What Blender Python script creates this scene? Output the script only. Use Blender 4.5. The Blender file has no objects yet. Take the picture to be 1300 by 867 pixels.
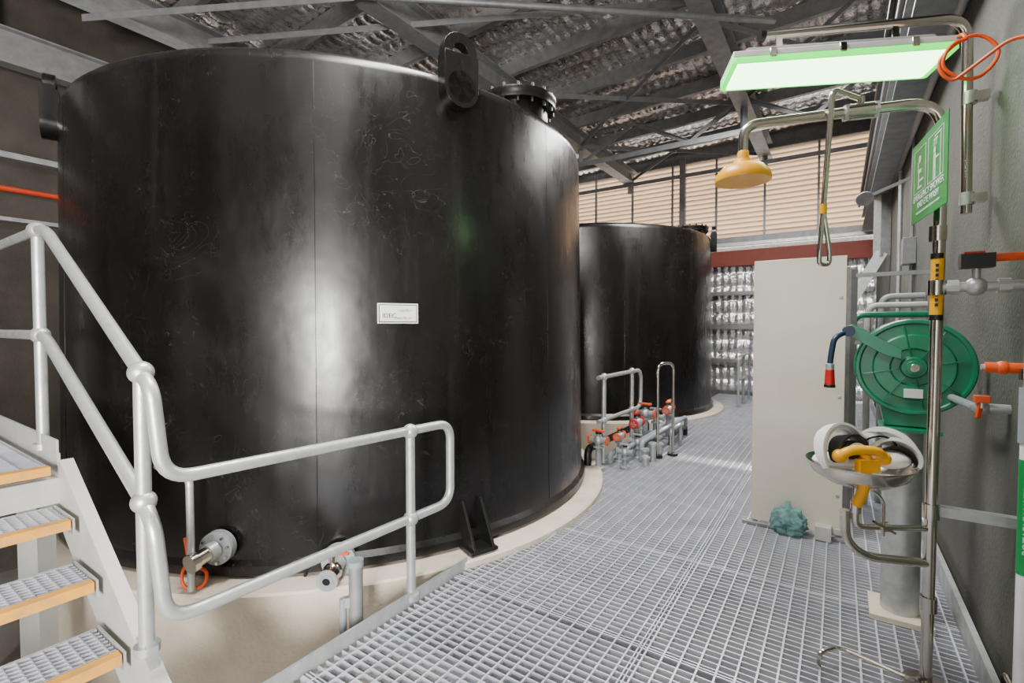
import bpy, bmesh, math, random
from mathutils import Vector, Matrix, noise
random.seed(7)
TH=math.radians(34.05)
UX,UY=math.sin(TH),math.cos(TH)
def R(u,v,z): return Vector((UX*u+UY*v, UY*u-UX*v, z))
ROOM=Matrix.Rotation(-TH,4,'Z')   # local X=v (towards right wall), Y=u (along walkway)

# ---------------------------------------------------------------- materials
def nn(nt,t,**k):
    n=nt.nodes.new(t)
    for a,b in k.items(): setattr(n,a,b)
    return n
def mat(name,col,rough=.5,metal=0,col2=None,scale=6,bump=0,bscale=40,rvar=0,stretch=(1,1,1),emit=None,estr=0,transl=0,spec=None,coat=0):
    m=bpy.data.materials.new(name); m.use_nodes=True
    nt=m.node_tree; b=nt.nodes['Principled BSDF']
    b.inputs['Base Color'].default_value=(*col,1); b.inputs['Roughness'].default_value=rough; b.inputs['Metallic'].default_value=metal
    if spec is not None: b.inputs['Specular IOR Level'].default_value=spec
    if coat: b.inputs['Coat Weight'].default_value=coat; b.inputs['Coat Roughness'].default_value=.15
    tc=nn(nt,'ShaderNodeTexCoord'); mp=nn(nt,'ShaderNodeMapping'); mp.inputs['Scale'].default_value=stretch
    nt.links.new(tc.outputs['Object'],mp.inputs['Vector'])
    if col2 is None: col2=tuple(c*.85 for c in col)
    n=nn(nt,'ShaderNodeTexNoise'); n.inputs['Scale'].default_value=scale; n.inputs['Detail'].default_value=8; n.inputs['Roughness'].default_value=.6
    nt.links.new(mp.outputs['Vector'],n.inputs['Vector'])
    cr=nn(nt,'ShaderNodeValToRGB'); cr.color_ramp.elements[0].position=.35; cr.color_ramp.elements[1].position=.68
    cr.color_ramp.elements[0].color=(*col,1); cr.color_ramp.elements[1].color=(*col2,1)
    nt.links.new(n.outputs['Fac'],cr.inputs['Fac']); nt.links.new(cr.outputs['Color'],b.inputs['Base Color'])
    if rvar:
        mr=nn(nt,'ShaderNodeMapRange'); mr.inputs['From Min'].default_value=.3; mr.inputs['From Max'].default_value=.7
        mr.inputs['To Min'].default_value=max(0.02,rough-rvar); mr.inputs['To Max'].default_value=rough+rvar
        nt.links.new(n.outputs['Fac'],mr.inputs['Value']); nt.links.new(mr.outputs['Result'],b.inputs['Roughness'])
    if bump:
        n2=nn(nt,'ShaderNodeTexNoise'); n2.inputs['Scale'].default_value=bscale; n2.inputs['Detail'].default_value=6
        nt.links.new(mp.outputs['Vector'],n2.inputs['Vector'])
        bp=nn(nt,'ShaderNodeBump'); bp.inputs['Strength'].default_value=bump; bp.inputs['Distance'].default_value=.02
        nt.links.new(n2.outputs['Fac'],bp.inputs['Height']); nt.links.new(bp.outputs['Normal'],b.inputs['Normal'])
    if emit: b.inputs['Emission Color'].default_value=(*emit,1); b.inputs['Emission Strength'].default_value=estr
    if transl:
        tr=nn(nt,'ShaderNodeBsdfTranslucent'); tr.inputs['Color'].default_value=(*col,1)
        mx=nn(nt,'ShaderNodeMixShader'); mx.inputs['Fac'].default_value=transl
        out=nt.nodes['Material Output']
        nt.links.new(b.outputs[0],mx.inputs[1]); nt.links.new(tr.outputs[0],mx.inputs[2]); nt.links.new(mx.outputs[0],out.inputs['Surface'])
    return m

M={}
def tank_mat():
    m=mat('black_polyethylene',(.003,.0028,.0028),.27,0,(.007,.006,.0056),1.6,0,5,0,(1,1,.45),spec=.45)
    nt=m.node_tree; b=nt.nodes['Principled BSDF']; L=nt.links.new
    tc=[n for n in nt.nodes if n.type=='TEX_COORD'][0]
    mp=nn(nt,'ShaderNodeMapping'); mp.inputs['Scale'].default_value=(1,1,.3); L(tc.outputs['Object'],mp.inputs['Vector'])
    n=nn(nt,'ShaderNodeTexNoise'); n.inputs['Scale'].default_value=2.3; n.inputs['Detail'].default_value=10; n.inputs['Roughness'].default_value=.7; L(mp.outputs['Vector'],n.inputs['Vector'])
    mr=nn(nt,'ShaderNodeMapRange'); mr.inputs['From Min'].default_value=.36; mr.inputs['From Max'].default_value=.66; mr.inputs['To Min'].default_value=.20; mr.inputs['To Max'].default_value=.38
    L(n.outputs['Fac'],mr.inputs['Value']); L(mr.outputs['Result'],b.inputs['Roughness'])
    def scr(scale,dist,w,lo):
        v=nn(nt,'ShaderNodeTexNoise'); v.inputs['Scale'].default_value=scale; v.inputs['Detail'].default_value=2; v.inputs['Distortion'].default_value=dist; L(tc.outputs['Object'],v.inputs['Vector'])
        sub=nn(nt,'ShaderNodeMath',operation='SUBTRACT'); sub.inputs[1].default_value=.5; L(v.outputs['Fac'],sub.inputs[0])
        ab=nn(nt,'ShaderNodeMath',operation='ABSOLUTE'); L(sub.outputs[0],ab.inputs[0])
        m2=nn(nt,'ShaderNodeMapRange'); m2.inputs['From Min'].default_value=0; m2.inputs['From Max'].default_value=w; m2.inputs['To Min'].default_value=1; m2.inputs['To Max'].default_value=0; L(ab.outputs[0],m2.inputs['Value'])
        n4=nn(nt,'ShaderNodeTexNoise'); n4.inputs['Scale'].default_value=1.4*lo; n4.inputs['Detail'].default_value=6; L(tc.outputs['Object'],n4.inputs['Vector'])
        m3=nn(nt,'ShaderNodeMapRange'); m3.inputs['From Min'].default_value=.48; m3.inputs['From Max'].default_value=.68; L(n4.outputs['Fac'],m3.inputs['Value'])
        mu=nn(nt,'ShaderNodeMath',operation='MULTIPLY'); L(m2.outputs['Result'],mu.inputs[0]); L(m3.outputs['Result'],mu.inputs[1]); return mu
    a1=scr(3.2,3,.004,1.2); a2=scr(6,1.5,.005,1.9)
    mp2=nn(nt,'ShaderNodeMapping'); mp2.inputs['Scale'].default_value=(9,9,.5); L(tc.outputs['Object'],mp2.inputs['Vector'])
    ns=nn(nt,'ShaderNodeTexNoise'); ns.inputs['Scale'].default_value=1; ns.inputs['Detail'].default_value=5; L(mp2.outputs['Vector'],ns.inputs['Vector'])
    ms_=nn(nt,'ShaderNodeMapRange'); ms_.inputs['From Min'].default_value=.58; ms_.inputs['From Max'].default_value=.8; ms_.inputs['To Max'].default_value=.14; L(ns.outputs['Fac'],ms_.inputs['Value'])
    m0=nn(nt,'ShaderNodeMath',operation='MAXIMUM'); L(a1.outputs[0],m0.inputs[0]); L(a2.outputs[0],m0.inputs[1])
    mxx=nn(nt,'ShaderNodeMath',operation='MAXIMUM'); L(m0.outputs[0],mxx.inputs[0]); L(ms_.outputs['Result'],mxx.inputs[1])
    cr=[x for x in nt.nodes if x.type=='VALTORGB'][0]
    mx=nn(nt,'ShaderNodeMix',data_type='RGBA'); mx.inputs['B'].default_value=(.055,.050,.044,1); L(mxx.outputs[0],mx.inputs['Factor']); L(cr.outputs['Color'],mx.inputs['A']); L(mx.outputs['Result'],b.inputs['Base Color'])
    n5=nn(nt,'ShaderNodeTexNoise'); n5.inputs['Scale'].default_value=1.6; n5.inputs['Detail'].default_value=3; L(tc.outputs['Object'],n5.inputs['Vector'])
    bp=nn(nt,'ShaderNodeBump'); bp.inputs['Strength'].default_value=.35; bp.inputs['Distance'].default_value=.03; L(n5.outputs['Fac'],bp.inputs['Height']); L(bp.outputs['Normal'],b.inputs['Normal'])
    return m
M['tank']=tank_mat()
M['blk']=mat('black_plastic',(.008,.008,.008),.4)
M['galv']=mat('galvanised_steel',(.60,.61,.60),.42,.6,(.44,.46,.46),14,.05,60,.08)
M['galvd']=mat('galvanised_steel_dull',(.33,.335,.335),.5,.4,(.24,.245,.25),9)
M['grate']=mat('galvanised_grating',(.66,.67,.73),.42,.35,(.50,.51,.57),5)
M['ss']=mat('stainless_steel',(.68,.63,.56),.18,1,(.6,.55,.49),10)
M['alu']=mat('painted_light_grey',(.5,.49,.46),.5,.1,(.42,.41,.38))
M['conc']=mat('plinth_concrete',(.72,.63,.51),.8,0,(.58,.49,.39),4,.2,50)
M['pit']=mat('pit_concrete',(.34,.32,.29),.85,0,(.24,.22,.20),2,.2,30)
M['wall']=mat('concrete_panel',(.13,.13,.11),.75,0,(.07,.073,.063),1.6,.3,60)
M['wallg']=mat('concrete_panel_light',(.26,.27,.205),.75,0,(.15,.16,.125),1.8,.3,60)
M['walld']=mat('concrete_block_dark',(.075,.062,.05),.9,0,(.04,.034,.028),2,.3,40)
M['yel']=mat('yellow_plastic',(.92,.44,.001),.35,0,(.87,.40,.001))
M['nose']=mat('yellow_tread_nosing',(.82,.36,.015),.7,0,(.5,.26,.08),14)
M['grn']=mat('green_painted_steel',(.002,.22,.10),.28,0,(.002,.17,.08),8,coat=.3)
M['sign']=mat('sign_green',(.002,.27,.055),.4)
M['wht']=mat('white_plastic',(.84,.84,.83),.4)
M['cream']=mat('cream_frp_panel',(.66,.61,.51),.10,0,(.60,.55,.46),1.5)
M['org']=mat('orange_plastic',(.85,.10,.008),.45)
M['red']=mat('red_plastic',(.6,.01,.01),.4)
M['redbeam']=mat('red_oxide_steel',(.28,.05,.03),.6)
M['conduit']=mat('red_orange_conduit',(.55,.045,.01),.5)
M['hose']=mat('dark_blue_hose',(.015,.035,.08),.35)
M['pvc']=mat('grey_pvc',(.30,.33,.35),.45)
M['teal']=mat('teal_cloth',(.10,.22,.22),.7,0,(.17,.32,.31),14,.4,20)
M['slat']=mat('louvre_slat_cream',(.86,.75,.62),.5,0,(.80,.69,.57),2,transl=.42)
M['lens']=mat('lamp_diffuser',(.8,1,.8),.4,emit=(.58,1,.50),estr=8)
M['lensg']=mat('lamp_green_edge',(.1,.9,.2),.3,emit=(.04,.9,.06),estr=2.2)
M['mark']=mat('white_paint',(.8,.8,.8),.5)

def foil_mat(name,base1,base2,metal):
    m=bpy.data.materials.new(name); m.use_nodes=True; nt=m.node_tree; b=nt.nodes['Principled BSDF']
    b.inputs['Metallic'].default_value=metal; b.inputs['Roughness'].default_value=.2
    tc=nn(nt,'ShaderNodeTexCoord'); L=nt.links.new
    n=nn(nt,'ShaderNodeTexNoise'); n.inputs['Scale'].default_value=16; n.inputs['Detail'].default_value=4; n.inputs['Distortion'].default_value=.8; L(tc.outputs['Object'],n.inputs['Vector'])
    bp=nn(nt,'ShaderNodeBump'); bp.inputs['Strength'].default_value=.6; bp.inputs['Distance'].default_value=.03
    L(n.outputs['Fac'],bp.inputs['Height']); L(bp.outputs['Normal'],b.inputs['Normal'])
    n3=nn(nt,'ShaderNodeTexNoise'); n3.inputs['Scale'].default_value=.7; n3.inputs['Detail'].default_value=3; L(tc.outputs['Object'],n3.inputs['Vector'])
    cr=nn(nt,'ShaderNodeValToRGB'); cr.color_ramp.elements[0].position=.42; cr.color_ramp.elements[1].position=.62
    cr.color_ramp.elements[0].color=(*base1,1); cr.color_ramp.elements[1].color=(*base2,1); L(n3.outputs['Fac'],cr.inputs['Fac']); L(cr.outputs['Color'],b.inputs['Base Color'])
    return m
M['foil']=foil_mat('foil_insulation',(.95,.94,.94),(.96,.84,.76),.88)  # second colour paints warm reflected-light patches into the roof foil
M['foilw']=foil_mat('foil_wall_insulation',(.97,.97,.98),(.93,.92,.93),.75)

# ---------------------------------------------------------------- mesh builder
class B:
    def __init__(s,name): s.n=name; s.v=[]; s.f=[]; s.fm=[]; s.ms=[]
    def mi(s,k):
        if k not in s.ms: s.ms.append(k)
        return s.ms.index(k)
    def add(s,vs,fs,k):
        o=len(s.v); i=s.mi(k); s.v+= [Vector(p) for p in vs]
        for f in fs: s.f.append([o+a for a in f]); s.fm.append(i)
        return s
    def box(s,c,size,k,m=None):
        hx,hy,hz=[a/2 for a in size]; c=Vector(c); m=m or Matrix.Identity(4)
        vs=[c+(m.to_3x3()@Vector((x,y,z))) for z in(-hz,hz) for x,y in((-hx,-hy),(hx,-hy),(hx,hy),(-hx,hy))]
        return s.add(vs,[(3,2,1,0),(4,5,6,7),(0,1,5,4),(1,2,6,5),(2,3,7,6),(3,0,4,7)],k)
    def rbox(s,u0,u1,v0,v1,z0,z1,k):
        return s.box(R((u0+u1)/2,(v0+v1)/2,(z0+z1)/2),(v1-v0,u1-u0,z1-z0),k,ROOM)
    def bar(s,p0,p1,w,h,k):
        p0=Vector(p0);p1=Vector(p1);d=(p1-p0);L=d.length;d.normalize()
        up=Vector((0,0,1)) if abs(d.z)<.95 else Vector((0,1,0))
        x=d.cross(up).normalized(); z=x.cross(d).normalized()
        m=Matrix((x,d,z)).transposed().to_4x4()
        return s.box((p0+p1)/2,(w,L,h),k,m)
    def angle(s,p0,p1,w,k,t=.008):
        p0=Vector(p0);p1=Vector(p1);d=(p1-p0).normalized()
        up=Vector((0,0,1)) if abs(d.z)<.95 else Vector((0,1,0))
        x=d.cross(up).normalized(); z=x.cross(d).normalized()
        s.bar(p0,p1,w,t,k); s.bar(p0+x*w/2-z*w/2,p1+x*w/2-z*w/2,t,w,k); return s
    def lathe(s,prof,o,k,axis=(0,0,1),seg=32):
        a=Vector(axis).normalized(); q=Vector((0,0,1)).rotation_difference(a).to_matrix(); o=Vector(o)
        vs=[];n=len(prof)
        for i in range(seg):
            t=2*math.pi*i/seg
            for r,z in prof: vs.append(o+q@Vector((r*math.cos(t),r*math.sin(t),z)))
        fs=[]
        for i in range(seg):
            j=(i+1)%seg
            for p in range(n-1):
                if prof[p][0]<1e-6 and prof[p+1][0]<1e-6: continue
                fs.append((i*n+p,j*n+p,j*n+p+1,i*n+p+1))
        return s.add(vs,fs,k)
    def cyl(s,p0,p1,r,k,r1=None,seg=20):
        p0=Vector(p0);p1=Vector(p1);L=(p1-p0).length;r1=r if r1 is None else r1
        return s.lathe([(0.00001,0),(r,0),(r1,L),(0.00001,L)],p0,k,p1-p0,seg)
    def sph(s,c,r,k,sc=(1,1,1),m=None,seg=16,t0=0,t1=math.pi):
        c=Vector(c); m=(m or Matrix.Identity(4)).to_3x3(); vs=[];rings=10
        for i in range(rings+1):
            t=t0+(t1-t0)*i/rings
            for j in range(seg):
                p=2*math.pi*j/seg
                vs.append(c+m@Vector((sc[0]*r*math.sin(t)*math.cos(p),sc[1]*r*math.sin(t)*math.sin(p),sc[2]*r*math.cos(t))))
        fs=[(i*seg+j,(i+1)*seg+j,(i+1)*seg+(j+1)%seg,i*seg+(j+1)%seg) for i in range(rings) for j in range(seg)]
        return s.add(vs,fs,k)
    def prism(s,poly,t,o,m,k):
        o=Vector(o);m=m.to_3x3();n=len(poly)
        vs=[o+m@Vector((x,-t/2,z)) for x,z in poly]+[o+m@Vector((x,t/2,z)) for x,z in poly]
        fs=[tuple(range(n)),tuple(reversed(range(n,2*n)))]+[(i,n+i,n+(i+1)%n,(i+1)%n) for i in range(n)]
        return s.add(vs,fs,k)
    def tube(s,pts,r,k,fil=.08,seg=14):
        P=[Vector(p) for p in pts]
        path=[P[0]]
        for i in range(1,len(P)-1):
            a,b,c=P[i-1],P[i],P[i+1]
            d1=(a-b);d2=(c-b); l=min(fil,d1.length*.48,d2.length*.48)
            s0=b+d1.normalized()*l; s1=b+d2.normalized()*l
            for j in range(9):
                t=j/8; path.append(s0*(1-t)**2+b*2*t*(1-t)+s1*t*t)
        path.append(P[-1])
        vs=[];nrm=None
        for i,p in enumerate(path):
            d=(path[min(i+1,len(path)-1)]-path[max(i-1,0)])
            if d.length<1e-7: d=Vector((0,0,1))
            d.normalize()
            if nrm is None: nrm=d.orthogonal().normalized()
            else:
                nrm=(nrm-d*nrm.dot(d)); nrm.normalize()
            bn=d.cross(nrm)
            for j in range(seg):
                t=2*math.pi*j/seg; vs.append(p+nrm*r*math.cos(t)+bn*r*math.sin(t))
        N=len(path)
        fs=[(i*seg+j,i*seg+(j+1)%seg,(i+1)*seg+(j+1)%seg,(i+1)*seg+j) for i in range(N-1) for j in range(seg)]
        fs+=[tuple(reversed(range(seg))),tuple((N-1)*seg+j for j in range(seg))]
        return s.add(vs,fs,k)
    def done(s,bevel=0,smooth=35,origin=None,rot=None):
        me=bpy.data.meshes.new(s.n)
        o=Vector(origin) if origin is not None else sum(s.v,Vector())/len(s.v)
        inv=(rot.to_3x3().transposed() if rot else Matrix.Identity(3))
        me.from_pydata([inv@(p-o) for p in s.v],[],s.f)
        for k in s.ms: me.materials.append(M[k])
        me.polygons.foreach_set('material_index',s.fm)
        me.polygons.foreach_set('use_smooth',[True]*len(me.polygons))
        me.validate(); me.update()
        bm=bmesh.new(); bm.from_mesh(me)
        if len(bm.verts)<20000: bmesh.ops.remove_doubles(bm,verts=bm.verts,dist=1e-6)
        bmesh.ops.recalc_face_normals(bm,faces=bm.faces); bm.to_mesh(me); bm.free()
        try: me.set_sharp_from_angle(angle=math.radians(smooth))
        except Exception: pass
        ob=bpy.data.objects.new(s.n,me); bpy.context.collection.objects.link(ob); ob.location=o
        if rot: ob.rotation_euler=rot.to_euler()
        if bevel:
            md=ob.modifiers.new('bevel','BEVEL'); md.width=bevel; md.segments=2; md.limit_method='ANGLE'; md.angle_limit=math.radians(50)
        return ob

def text(s,size,loc,m,k,parent,name='lettering',ext=.0006,align='CENTER'):
    cu=bpy.data.curves.new(name,'FONT'); cu.body=s; cu.size=size; cu.extrude=ext; cu.align_x=align; cu.align_y='CENTER'
    cu.materials.append(M[k]); ob=bpy.data.objects.new(name,cu); bpy.context.collection.objects.link(ob)
    mw=Matrix.Translation(loc)@m.to_4x4()
    bpy.context.view_layer.update()
    ob.parent=parent; ob.matrix_parent_inverse=parent.matrix_world.inverted(); ob.matrix_basis=mw
    return ob

FARU=11.8; VW=.62; LW=-7.3
ROOF0=5.7
def roofz(v): return ROOF0-.03*(.6-v)
def quilt(a,b,pa,pb,dep):
    """sagging foil pillow between the wires of a pa x pb mesh, plus crumple"""
    h=(abs(math.sin(math.pi*a/pa))*abs(math.sin(math.pi*b/pb)))**.6
    return dep*h+.022*noise.noise(Vector((a*5,b*5,0)))+.012*noise.noise(Vector((a*13,b*13,4)))

# ---------------------------------------------------------------- room shell
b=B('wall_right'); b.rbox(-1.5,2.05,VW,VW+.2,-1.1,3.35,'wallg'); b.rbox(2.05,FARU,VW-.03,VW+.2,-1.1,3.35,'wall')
b.rbox(-1.5,FARU,VW+.02,VW+.2,3.35,5.75,'walld'); b.done()
b=B('wall_left'); b.rbox(-4,FARU,LW-.2,LW,-1.1,4.25,'walld')
b.rbox(-4,FARU,LW-.2,LW-.1,4.6,roofz(LW),'walld'); b.done()
b=B('wall_back'); b.rbox(-4.2,-4.0,LW,-1.6,-1.1,5.6,'walld'); b.rbox(-4.2,-4.0,-1.6,1.2,3.2,5.7,'walld'); b.done()
b=B('wall_far')
b.rbox(FARU+.06,FARU+.14,LW,VW,-1.1,3.3,'foilw'); b.rbox(FARU-.1,FARU+.1,LW,VW,5.32,5.72,'galvd')
na=int((VW-LW)/.0375); nb=int(3.2/.0375)
vs=[R(FARU+.05-quilt(LW+i*.0375,j*.0375,.15,.30,.06),LW+i*.0375,.02+j*.0375) for i in range(na+1) for j in range(nb+1)]
b.add(vs,[(i*(nb+1)+j,(i+1)*(nb+1)+j,(i+1)*(nb+1)+j+1,i*(nb+1)+j+1) for i in range(na) for j in range(nb)],'foilw')
b.done(rot=ROOM,smooth=180)
b=B('ceiling')
V0,V1,U0,U1=LW-.9,VW+.2,-1.5,FARU+.1; da,db=.0375,.06
na=int((V1-V0)/da); nb=int((U1-U0)/db)
vs=[R(U0+j*db,V0+i*da,roofz(V0+i*da)-quilt(V0+i*da,U0+j*db,.15,.30,.055)) for i in range(na+1) for j in range(nb+1)]
b.add(vs,[(i*(nb+1)+j,(i+1)*(nb+1)+j,(i+1)*(nb+1)+j+1,i*(nb+1)+j+1) for i in range(na) for j in range(nb)],'foil')
q=[R(-4,V0,roofz(V0)+.04),R(-4,V1+.1,roofz(V1)+.04),R(U1+.1,V1+.1,roofz(V1)+.04),R(U1+.1,V0,roofz(V0)+.04)]
b.add([p for p in q]+[p+Vector((0,0,.06)) for p in q],[(3,2,1,0),(4,5,6,7),(0,1,5,4),(1,2,6,5),(2,3,7,6),(3,0,4,7)],'foil')
b.done(rot=ROOM,smooth=180)
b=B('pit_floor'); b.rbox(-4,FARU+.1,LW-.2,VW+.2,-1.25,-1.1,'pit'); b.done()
b=B('ground'); b.rbox(-14,-4.2,-12,8,-.3,-.1,'conc'); b.rbox(-4.2,-1.0,VW+.25,8,-.3,-.1,'conc'); b.done()

b=B('roof_purlins')
u=.4
while u<FARU:
    for (du,dz,w,h) in ((0,-.14,.008,.2),(.035,-.045,.07,.008),(.035,-.235,.07,.008)):
        p0=R(u+du,LW-.2,roofz(LW)+dz);p1=R(u+du,VW,roofz(VW)+dz); b.bar(p0,p1,w,h,'galvd')
    u+=1.15
b.done()
b=B('roof_safety_mesh')
u=-.3
while u<FARU:
    b.bar(R(u,LW,roofz(LW)-.022),R(u,VW,roofz(VW)-.022),.004,.004,'galvd'); u+=.30
v=-7.2
while v<VW:
    b.bar(R(-1,v,roofz(v)-.024),R(FARU,v,roofz(v)-.024),.004,.004,'galvd'); v+=.15
b.done()
def ibeam(b,p0,p1,w,h,k):
    b.bar(p0,p1,.012,h,k); z=Vector((0,0,h/2)); b.bar(Vector(p0)+z,Vector(p1)+z,w,.016,k); b.bar(Vector(p0)-z,Vector(p1)-z,w,.016,k)
b=B('roof_rafters')
for v in (-1.35,-4.3,-6.7): 
    z=roofz(v)-.24-.16; ibeam(b,R(-4,v,z),R(FARU,v,z),.24,.3,'galvd')
b.done()
b=B('roof_bracing')
for (u0,v0,z0,u1,v1,z1,w) in [
  (3.0,-6.6,5.1,5.8,-1.4,5.2,.07),
  (6.2,-4.3,5.1,8.8,-1.4,5.2,.07),(8.8,-4.3,5.1,6.2,-1.4,5.2,.07),
  (6.2,-1.4,5.2,8.8,.5,5.2,.07),(8.8,-1.4,5.2,6.2,.5,5.2,.07),
  (8.8,-4.3,5.1,11.6,-1.4,5.2,.07),(11.6,-4.3,5.1,8.8,-1.4,5.2,.07),
  (8.8,-4.3,4.75,8.8,.5,4.75,.09),(8.8,-4.3,4.75,8.8,-3.2,5.3,.06),(8.8,-2.2,4.75,8.8,-3.2,5.3,.06),(8.8,-2.2,4.75,8.8,-1.4,5.3,.06),(8.8,-.4,4.75,8.8,-1.4,5.3,.06),(8.8,-.4,4.75,8.8,.4,5.3,.06),
  (11.5,-7.0,5.0,11.5,.5,5.0,.09),
  (1.8,-6.7,4.8,3.4,-4.3,5.0,.07),
  ]:
    b.angle(R(u0,v0,z0),R(u1,v1,z1),w,'galvd')
for u in (8.8,11.5):
    for v in (-1.35,-4.3): b.bar(R(u,v,4.75),R(u,v,5.25),.08,.08,'galvd')
b.done()
b=B('roof_strut_pipe'); b.tube([(-3.9,4.99,4.98),(2.125,5.55,5.0),(3.0,5.63,5.0)],.035,'galvd'); b.done()
b=B('eaves_beam'); ibeam(b,R(-4,-6.95,4.3),R(FARU-.05,-6.95,4.3),.16,.34,'galvd')
for u in (1,3.5,6,8.5): b.bar(R(u,-6.95,4.45),R(u,-6.95,5.4),.12,.12,'galvd')
b.done()
b=B('wall_plate_beam'); ibeam(b,R(-1.5,.43,3.5),R(FARU-.1,.43,3.5),.2,.28,'galvd'); b.rbox(-1.5,FARU-.1,.3,.56,3.9,3.96,'galvd'); b.rbox(-1.5,FARU-.1,.5,.64,4.4,4.6,'galvd')
b.tube([R(-1,.27,3.72),R(11,.27,3.72)],.02,'blk'); b.tube([R(-1,.33,3.76),R(11,.33,3.76)],.025,'galvd')
b.done()

b=B('window_louvre')
zt,zb=5.3,3.5; nsl=17
tilt=math.radians(48)
for i in range(nsl):
    z=zb+(i+.5)*(zt-zb)/nsl
    m=ROOM@Matrix.Rotation(-tilt,4,'X')
    b.box(R(FARU,(LW+VW)/2,z),(VW-LW-.12,.138,.005),'slat',m)
v=VW-.03
while v>LW:
    b.rbox(FARU-.08,FARU-.02,v-.02,v+.02,zb-.1,zt+.05,'galvd'); v-=.98
b.rbox(FARU-.14,FARU-.02,-3.15,-3.02,zb-.1,zt+.1,'galvd')
b.rbox(FARU-.09,FARU+.05,LW,VW-.01,zb-.12,zb,'galvd'); b.rbox(FARU-.09,FARU+.05,LW,VW-.01,zt,zt+.08,'galvd')
b.done()
b=B('wall_girts'); b.rbox(FARU-.22,FARU-.1,LW,VW-.08,2.85,3.18,'redbeam')
b.bar(R(FARU-.25,LW,3.3),R(FARU-.25,VW-.1,3.3),.1,.06,'galv')
for z in (2.25,1.5,.75): b.rbox(FARU-.16,FARU-.04,LW,VW-.08,z-.04,z+.04,'galvd')
b.rbox(FARU-.18,FARU-.06,-1.0,-.9,0,2.9,'galvd'); b.rbox(FARU-.18,FARU-.06,-3.2,-3.1,0,2.9,'galvd'); b.done()
b=B('red_conduit_run'); b.tube([R(-1,LW+.05,2.95),R(11,LW+.05,2.95)],.03,'conduit'); b.done()
b=B('cable_tray'); b.rbox(-1,11,LW+.003,LW+.16,3.25,3.31,'galvd'); b.rbox(-1,11,LW+.003,LW+.16,2.6,2.64,'galvd'); b.done()

# ---------------------------------------------------------------- grating floor
T1=(3.37,-4.25); T2=(9.12,-4.27); TR=2.34; PR=2.57
def clipv(u):
    v0=-1.9 if u<3.37 else -2.25
    for cu,cv in (T1,T2):
        d=PR**2-(u-cu)**2
        if d>0: v0=max(v0,cv+math.sqrt(d)+.005)
    return v0
b=B('floor')
u=-1.0
GT=-.012
while u<FARU-.05:
    b.rbox(u-.003,u+.003,clipv(u),VW-.1,GT-.03,GT,'grate'); u+=.042
v=-2.22
while v<VW-.1:
    iv=[(-1.0 if v>-1.9 else 3.37,FARU-.06)]
    for cu,cv in (T1,T2):
        d=PR**2-(v-cv)**2
        if d>0:
            h=math.sqrt(d)+.005; new=[]
            for a,c in iv:
                if c<cu-h or a>cu+h: new.append((a,c)); continue
                if a<cu-h: new.append((a,cu-h))
                if c>cu+h: new.append((cu+h,c))
            iv=new
    for a,c in iv: b.rbox(a,c,v-.004,v+.004,GT-.018,GT+.003,'grate')
    v+=.075
for u in (1.2,2.2,3.2,4.2,5.2,6.2,7.2,8.2,9.2,10.2,11.2):
    for o in (-.008,.008): b.rbox(u+o-.003,u+o+.003,clipv(u),VW-.1,GT-.035,GT+.004,'grate')
for vv in (-.75,):
    for o in (-.008,.008): b.rbox(-1,FARU-.06,vv+o-.003,vv+o+.003,GT-.035,GT+.004,'grate')
b.done()
b=B('floor_support_beams')
for u in (.2,1.6,3.0,4.6,6.2,7.8,9.4,11): 
    v0=clipv(u)+.03; ibeam(b,R(u,v0,-.15),R(u,VW-.1,-.15),.1,.18,'galvd')
b.done()
b=B('kick_plate'); b.rbox(-.9,2.33,-1.925,-1.912,-.2,.05,'galv'); b.rbox(-.9,2.33,-1.912,-1.9,-.06,-.05,'galv')
b.done()
b=B('kick_plate'); b.rbox(-1,FARU-.1,VW-.095,VW-.07,-.05,.1,'galv')
b.done()
# ---------------------------------------------------------------- tanks
def frame_on(c,ang,r,z):
    n=Vector((math.sin(ang),-math.cos(ang),0))
    p=Vector((c.x,c.y,0))+n*r; p.z=z
    m=Matrix((Vector((n.y*-1,n.x,0)),-n,Vector((0,0,1)))).transposed().to_4x4()
    return p,m,n
def lug(b,c,ang,z0,z1,R_):
    p,m,n=frame_on(c,ang,R_+.05,0)
    w=.12; cz=z1-w
    hole=[(.055*math.cos(t),cz+.055*math.sin(t)) for t in [2*math.pi*i/28 for i in range(28)]]
    t=.07; o=Vector((p.x,p.y,0)); mm=m.to_3x3()
    N=28; outer=[]
    for i in range(N):
        a=2*math.pi*i/N; x=w*math.cos(a)
        outer.append((x,cz+w*math.sin(a) if math.sin(a)>=-1e-6 else cz-.12*min(1,abs(math.sin(a))*1.6)))
    vs=[]
    for yy in (-t/2,t/2):
        for ring in (outer,hole):
            for x,zv in ring: vs.append(o+mm@Vector((x,yy,zv)))
    fs=[]
    for i in range(N):
        j=(i+1)%N
        fs.append((i,j,N+j,N+i)); fs.append((2*N+i,3*N+i,3*N+j,2*N+j))
        fs.append((i,2*N+i,2*N+j,j)); fs.append((N+i,N+j,3*N+j,3*N+i))
    b.add(vs,fs,'tank')
    body=[(w,cz-.02)]+[( -w,cz-.02)]+[(w*math.cos(a),z0+w+w*math.sin(a)) for a in [math.pi+math.pi*i/14 for i in range(15)]]
    b.prism(body,.11,o,m,'tank')
    q=o+n*.055; 
    b.lathe([(0.0001,0),(.10,0),(.11,-.02),(.11,-.06)],Vector((q.x,q.y,z0+w+.01)),'tank',n,28)
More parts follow.
